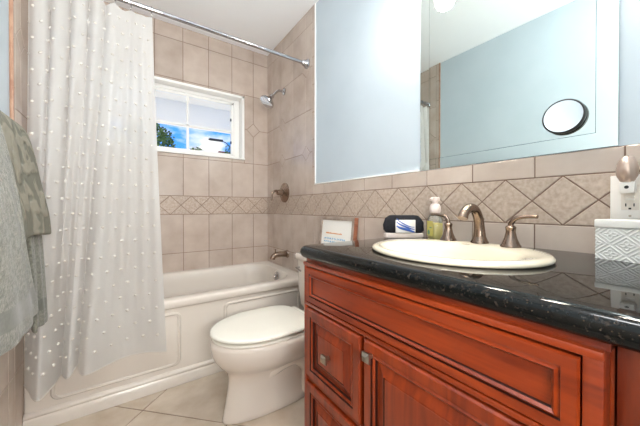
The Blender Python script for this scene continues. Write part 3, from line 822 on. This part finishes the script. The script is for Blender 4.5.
b = bmesh.new(); lathe(b, [(.011, 0), (.014, .004), (.0195, .016), (.0215, .032), (.019, .050), (.012, .064), (.004, .070)], Matrix.Translation((-.024, 0, .019)), 28); finish(b, 'pearl_shade', M_pearl, nl, angle=60)

# ------------------------------------------------------------------ embossed white box
# lidded box
bxo = thing('embossed_box', 'white lidded box embossed with quatrefoils, at the right end of the counter', 'box', (1.009, .187, KT + .0005), 0)
# local: x along the front face (towards the near end), y into the wall
ang = math.atan2(-.080, -.022)
bxo.rotation_euler = (0, 0, ang)
BL, BD, BH = .150, .066, .080
def emb(u, v):
    """moroccan lattice of quatrefoil lozenges, returns relief 0..1"""
    p = .060; q = .050
    a = (u / p) % 1 - .5; c = (v / q) % 1 - .5
    a2 = (u / p + .5) % 1 - .5; c2 = (v / q + .5) % 1 - .5
    h = 0
    for aa, cc in ((a, c), (a2, c2)):
        d = abs(aa) + abs(cc)
        h = max(h, math.exp(-((d - .40) / .035) ** 2))
        r = math.hypot(aa, cc); th_ = math.atan2(cc, aa)
        h = max(h, .9 * math.exp(-((r - .17 - .05 * math.cos(4 * th_)) / .028) ** 2))
        h = max(h, .7 * math.exp(-((abs(aa) - abs(cc)) / .05) ** 2) * (r < .14))
    return h
b = bmesh.new(); nu, nv = 150, 84
g_ = [[b.verts.new((BL * i / nu, -.0 + .0022 * -emb(BL * i / nu, BH * j / nv + .01), BH * j / nv)) for i in range(nu + 1)] for j in range(nv + 1)]
# front face is at local y=0 facing the room; rest of the body behind it
for j in range(nv):
    for i in range(nu): b.faces.new((g_[j][i], g_[j][i + 1], g_[j + 1][i + 1], g_[j + 1][i]))
for f in b.faces: pass
M_ceram = mat('white_ceramic', srgb(238, 238, 234), .35)
sgn = 1
# inward direction: rotate so +y local goes to the wall
def inward(): 
    v = Matrix.Rotation(ang, 3, 'Z') @ Vector((0, 1, 0)); return 1 if v.x > 0 else -1
sgn = inward()
for row_ in g_:
    for v in row_: v.co.y *= sgn
ys = sorted((0.002 * sgn, BD * sgn))
finish(b, 'embossed_face', M_ceram, bxo, angle=80)
b = bmesh.new(); box(b, 0, BL, ys[0], ys[1], 0, BH, .001); finish(b, 'box_body', M_ceram, bxo)
yl = sorted((-.003 * sgn, (BD + .002) * sgn))
b = bmesh.new(); box(b, -.002, BL + .002, yl[0], yl[1], BH + .0008, BH + .022, .003, 3); finish(b, 'lid', M_ceram, bxo)

# ------------------------------------------------------------------ soap bottle and wipes pouch
M_clear = mat('clear_bottle_plastic', (.95, .95, .92, 1), .08, Transmission_Weight=.85, IOR=1.3)
M_soap = mat('yellow_soap', srgb(222, 206, 96), .3)
sb = thing('soap_dispenser', 'clear soap dispenser with yellow soap and white pump behind the sink', 'soap dispenser', (1.030, .664, KT + .0005), R(-30))
def rr_ring(hx, hy, r, z): return [Vector((p.x, p.y, z)) for p in rrect(-hx, hx, -hy, hy, r, 0, 8)]
b = bmesh.new(); ring_loft(b, [rr_ring(.020, .030, .015, 0), rr_ring(.022, .033, .018, .006), rr_ring(.022, .033, .018, .085), rr_ring(.019, .026, .017, .100), rr_ring(.016, .016, .0155, .108), rr_ring(.016, .016, .0155, .114)])
finish(b, 'bottle', M_clear, sb)
b = bmesh.new(); box(b, -.0225, -.0221, -.024, .024, .018, .078, 0); box(b, -.019, .019, -.029, .029, .004, .070, .006); finish(b, 'label', M_soap, sb)
b = bmesh.new(); lathe(b, [(.010, 0), (.008, .0006)], Matrix.Translation((-.0226, .010, .032)) @ RX, 16); box(b, -.0232, -.0226, -.016, .002, .050, .054); finish(b, 'label_print', mat('green_print', srgb(110, 160, 120), .5), sb)
b = bmesh.new(); lathe(b, [(.019, .112), (.0215, .120), (.0215, .136), (.017, .146), (.011, .150), (.011, .158), (.0165, .160), (.018, .166), (.017, .174), (.012, .176)], Matrix(), 24); tube(b, [(0, 0, .167), (-.016, -.004, .168), (-.024, -.006, .165)], [.008, .007, .006], 10); finish(b, 'pump', mat('pink_white_plastic', srgb(238, 222, 214), .35), sb)

pa = math.atan2(-.090, .130)
po = thing('dark_wrapped_pouch', 'black cloth-wrapped white pack with blue wave print beside the sink', 'pouch', (1.003, .802, KT + .0005), pa)
po.scale = (1.12, 1.0, 1.12)
# local x = along its width (left to right in view), local -y = towards the camera
b = bmesh.new(); ring_loft(b, [rr_ring(.072, .020, .012, 0), rr_ring(.076, .023, .014, .004), rr_ring(.076, .023, .014, .016), rr_ring(.072, .020, .012, .019)])
finish(b, 'white_tray', mat('pale_pink_plastic', srgb(228, 214, 204), .4), po)
b = bmesh.new()
M_clothb = noisy(mat('black_cloth', srgb(26, 26, 34), .85), srgb(9, 9, 13), srgb(26, 26, 36), 60, 5, bump=.8, bscale=120)
rg = []
for k, (z, hx, hy) in enumerate(((.0195, .070, .018), (.030, .079, .023), (.050, .080, .024), (.070, .078, .024), (.084, .070, .021), (.092, .058, .014))):
    ring = rr_ring(hx, hy, hy * .9, z)
    rg.append([Vector((p.x + .0015 * math.sin(40 * p.y + 9 * k), p.y * (1 + .06 * math.sin(90 * p.x + k * 2)), p.z - (.010 * (abs(p.x) / .08) ** 2 if k > 2 else 0) + .0015 * math.sin(70 * p.x))) for p in ring])
ring_loft(b, rg); finish(b, 'cloth_wrap', M_clothb, po, angle=70)
b = bmesh.new(); box(b, -.037, .040, -.0285, -.015, .021, .071, .002); finish(b, 'white_pack', M_whitep, po)
b = bmesh.new()
for k, (zz, ph, rr_) in enumerate(((.034, 0, .0055), (.044, .4, .0032), (.052, .8, .002))):
    tube(b, [(-.034 + .070 * t, -.0287, zz - .004 + .018 * (1 - t) ** 3 * (1 + .3 * k) + .006 * math.sin(4.5 * t + ph) * t) for t in [i / 16 for i in range(17)]], [rr_ * (.4 + .6 * math.sin(PI * (i / 16))) + .0003 for i in range(17)], 6)
finish(b, 'blue_wave_print', mat('blue_print', srgb(50, 90, 170), .5), po)

# ------------------------------------------------------------------ framed print on the tank
FW, FH = .345, .228
fo = thing('framed_print', 'small wood-framed print leaning on the wall behind the toilet tank', 'picture frame', (1.046, 1.372, .7135))
tilt = Matrix.Rotation(math.radians(6.0), 4, 'Y')
M_frw = noisy(mat('frame_wood', srgb(165, 110, 82), .45), srgb(128, 76, 54), srgb(158, 104, 78), 20, vec_scale=(1, .3, 3))
M_frl = noisy(mat('weathered_frame_front', srgb(176, 160, 146), .5), srgb(138, 122, 110), srgb(172, 156, 144), 20)
def ffin(b, n, m):
    bmesh.ops.transform(b, matrix=tilt, verts=b.verts[:]); return finish(b, n, m, fo)
fw = .022; dp = .030
b = bmesh.new()
for (a0, a1, c0, c1) in ((-FW / 2, FW / 2, 0, fw), (-FW / 2, FW / 2, FH - fw, FH), (-FW / 2, -FW / 2 + fw, fw, FH - fw), (FW / 2 - fw, FW / 2, fw, FH - fw)):
    box(b, 0, dp, a0, a1, c0, c1, .001)
bmesh.ops.recalc_face_normals(b, faces=b.faces[:]); b.normal_update()
for f in b.faces: f.material_index = 0 if abs(f.normal.y) > .8 and abs(f.calc_center_median().y) > FW / 2 - .004 and f.calc_center_median().y < 0 else 1
ffin(b, 'frame', [M_frw, M_frl])
b = bmesh.new(); box(b, .007, .022, -FW / 2 + fw, FW / 2 - fw, fw, FH - fw); ffin(b, 'print', mat('print_paper', srgb(240, 238, 232), .5))
rnd = random.Random(5)
b = bmesh.new(); y = .105
while y > -.055:
    wd = rnd.uniform(.006, .012); box(b, .0062, .007, y - wd, y, .118, .118 + rnd.uniform(.006, .010)); y -= wd + .002
ffin(b, 'orange_lettering', mat('orange_print', srgb(214, 150, 100), .6))
b = bmesh.new()
for zz in (.088, .068, .048):
    y = .12
    while y > -.10:
        wd = rnd.uniform(.008, .026)
        tube(b, [(.0068, y - wd * t, zz + .005 * math.sin(t * 12 + y * 90)) for t in [i / 8 for i in range(9)]], .0018, 5); y -= wd + rnd.uniform(.004, .010)
ffin(b, 'blue_lettering', mat('pale_blue_print', srgb(130, 170, 200), .6))

# ------------------------------------------------------------------ towel bar and towels on the left wall
BX, BZ = -.325, 1.245
tb = thing('towel_bar', 'brushed nickel towel bar on the left wall under the towels', 'towel bar', (WL + .007, 1.08, BZ))
b = bmesh.new(); tube(b, [(BX - WL - .007, -.38, 0), (BX - WL - .007, .345, 0)], .008, 12); finish(b, 'bar', M_nickel, tb)
for yy in (-.37, .335):
    b = bmesh.new(); lathe(b, [(.022, -.006), (.02, .006), (.011, .012), (.010, .06), (.012, .066), (.011, .077)], Matrix.Translation((0, yy, 0)) @ Matrix.Rotation(R(90), 4, 'Y'), 16); finish(b, 'bracket', M_nickel, tb)

def towel(name, label, prof, far, near, th, mats, band=None, seed=0, wav=.006):
    """prof: (x, z) from the wall side bottom over the bar to the room side bottom; far(z), near(z): Y extents"""
    pts = resample(catmull([(x, 0, z) for x, z in prof], 8), 72)
    ny = 34; b = bmesh.new(); rnd = random.Random(seed); ph = rnd.uniform(0, 6)
    rows_ = []
    zmax = max(p.z for p in pts); ti = max(range(len(pts)), key=lambda i: pts[i].z)
    zb = pts[-1].z
    for i, p in enumerate(pts):
        r = []; front = i > ti; t = (zmax - p.z) / (zmax - zb)
        for j in range(ny):
            v = j / (ny - 1); y = near(t) + (far(t) - near(t)) * v
            o = wav * math.sin(v * 9 + ph + t) * t * (1 if front else .15) + .003 * math.sin(v * 23 + 2 * ph)* t * (1 if front else .1)
            r.append(b.verts.new((p.x + o, y, p.z + (.006 * math.sin(v * 5 + ph) * t if front else 0))))
        rows_.append(r)
    for i in range(len(rows_) - 1):
        for j in range(ny - 1):
            f = b.faces.new((rows_[i][j], rows_[i][j + 1], rows_[i + 1][j + 1], rows_[i + 1][j]))
            if band and i > ti:
                zz = (pts[i].z - zb)
                if band[0] < zz < band[1]: f.material_index = 1
    o = finish(b, name, mats, angle=180)
    m = o.modifiers.new('thickness', 'SOLIDIFY'); m.thickness = th; m.offset = 0
    m2 = o.modifiers.new('soft', 'SUBSURF'); m2.levels = 1; m2.render_levels = 1
    tag(o, label, 'towel', 'towels on the towel bar')
    return o
# folded bath towel, hanging lowest at the far end
towel('bath_towel', 'plain sage bath towel hanging lowest under the patterned hand towel',
      [(-.368, .66), (-.366, .95), (-.358, 1.18), (-.342, 1.25), (-.325, 1.262), (-.305, 1.25), (-.290, 1.18), (-.277, 1.05), (-.264, .90), (-.256, .72), (-.252, .595)],
      lambda t: 1.375 + .02 * t, lambda t: 1.215, .011, [M_terry, M_flat], (.055, .10), 1, .004)
towel('hand_towel', 'hand towel with raised floral pattern draped over the bath towel',
      [(-.380, .95), (-.379, 1.10), (-.372, 1.21), (-.350, 1.266), (-.325, 1.276), (-.302, 1.262), (-.284, 1.19), (-.268, 1.08), (-.252, .98), (-.247, .905)],
      lambda t: 1.365 + .035 * t, lambda t: 1.03, .014, [M_floral, M_floral], None, 2, .005)
towel('bath_towel', 'plain sage bath towel nearest the camera with a woven hem band',
      [(-.366, .80), (-.366, 1.0), (-.360, 1.18), (-.345, 1.242), (-.325, 1.262), (-.290, 1.258), (-.258, 1.205), (-.232, 1.11), (-.214, 1.0), (-.208, .88), (-.208, .80), (-.210, .71)],
      lambda t: .955 - .05 * math.sin(PI * min(t * 1.1, 1)) + .10 * t ** 4, lambda t: .62, .022, [M_terry, M_flat], (.055, .105), 3, .005)
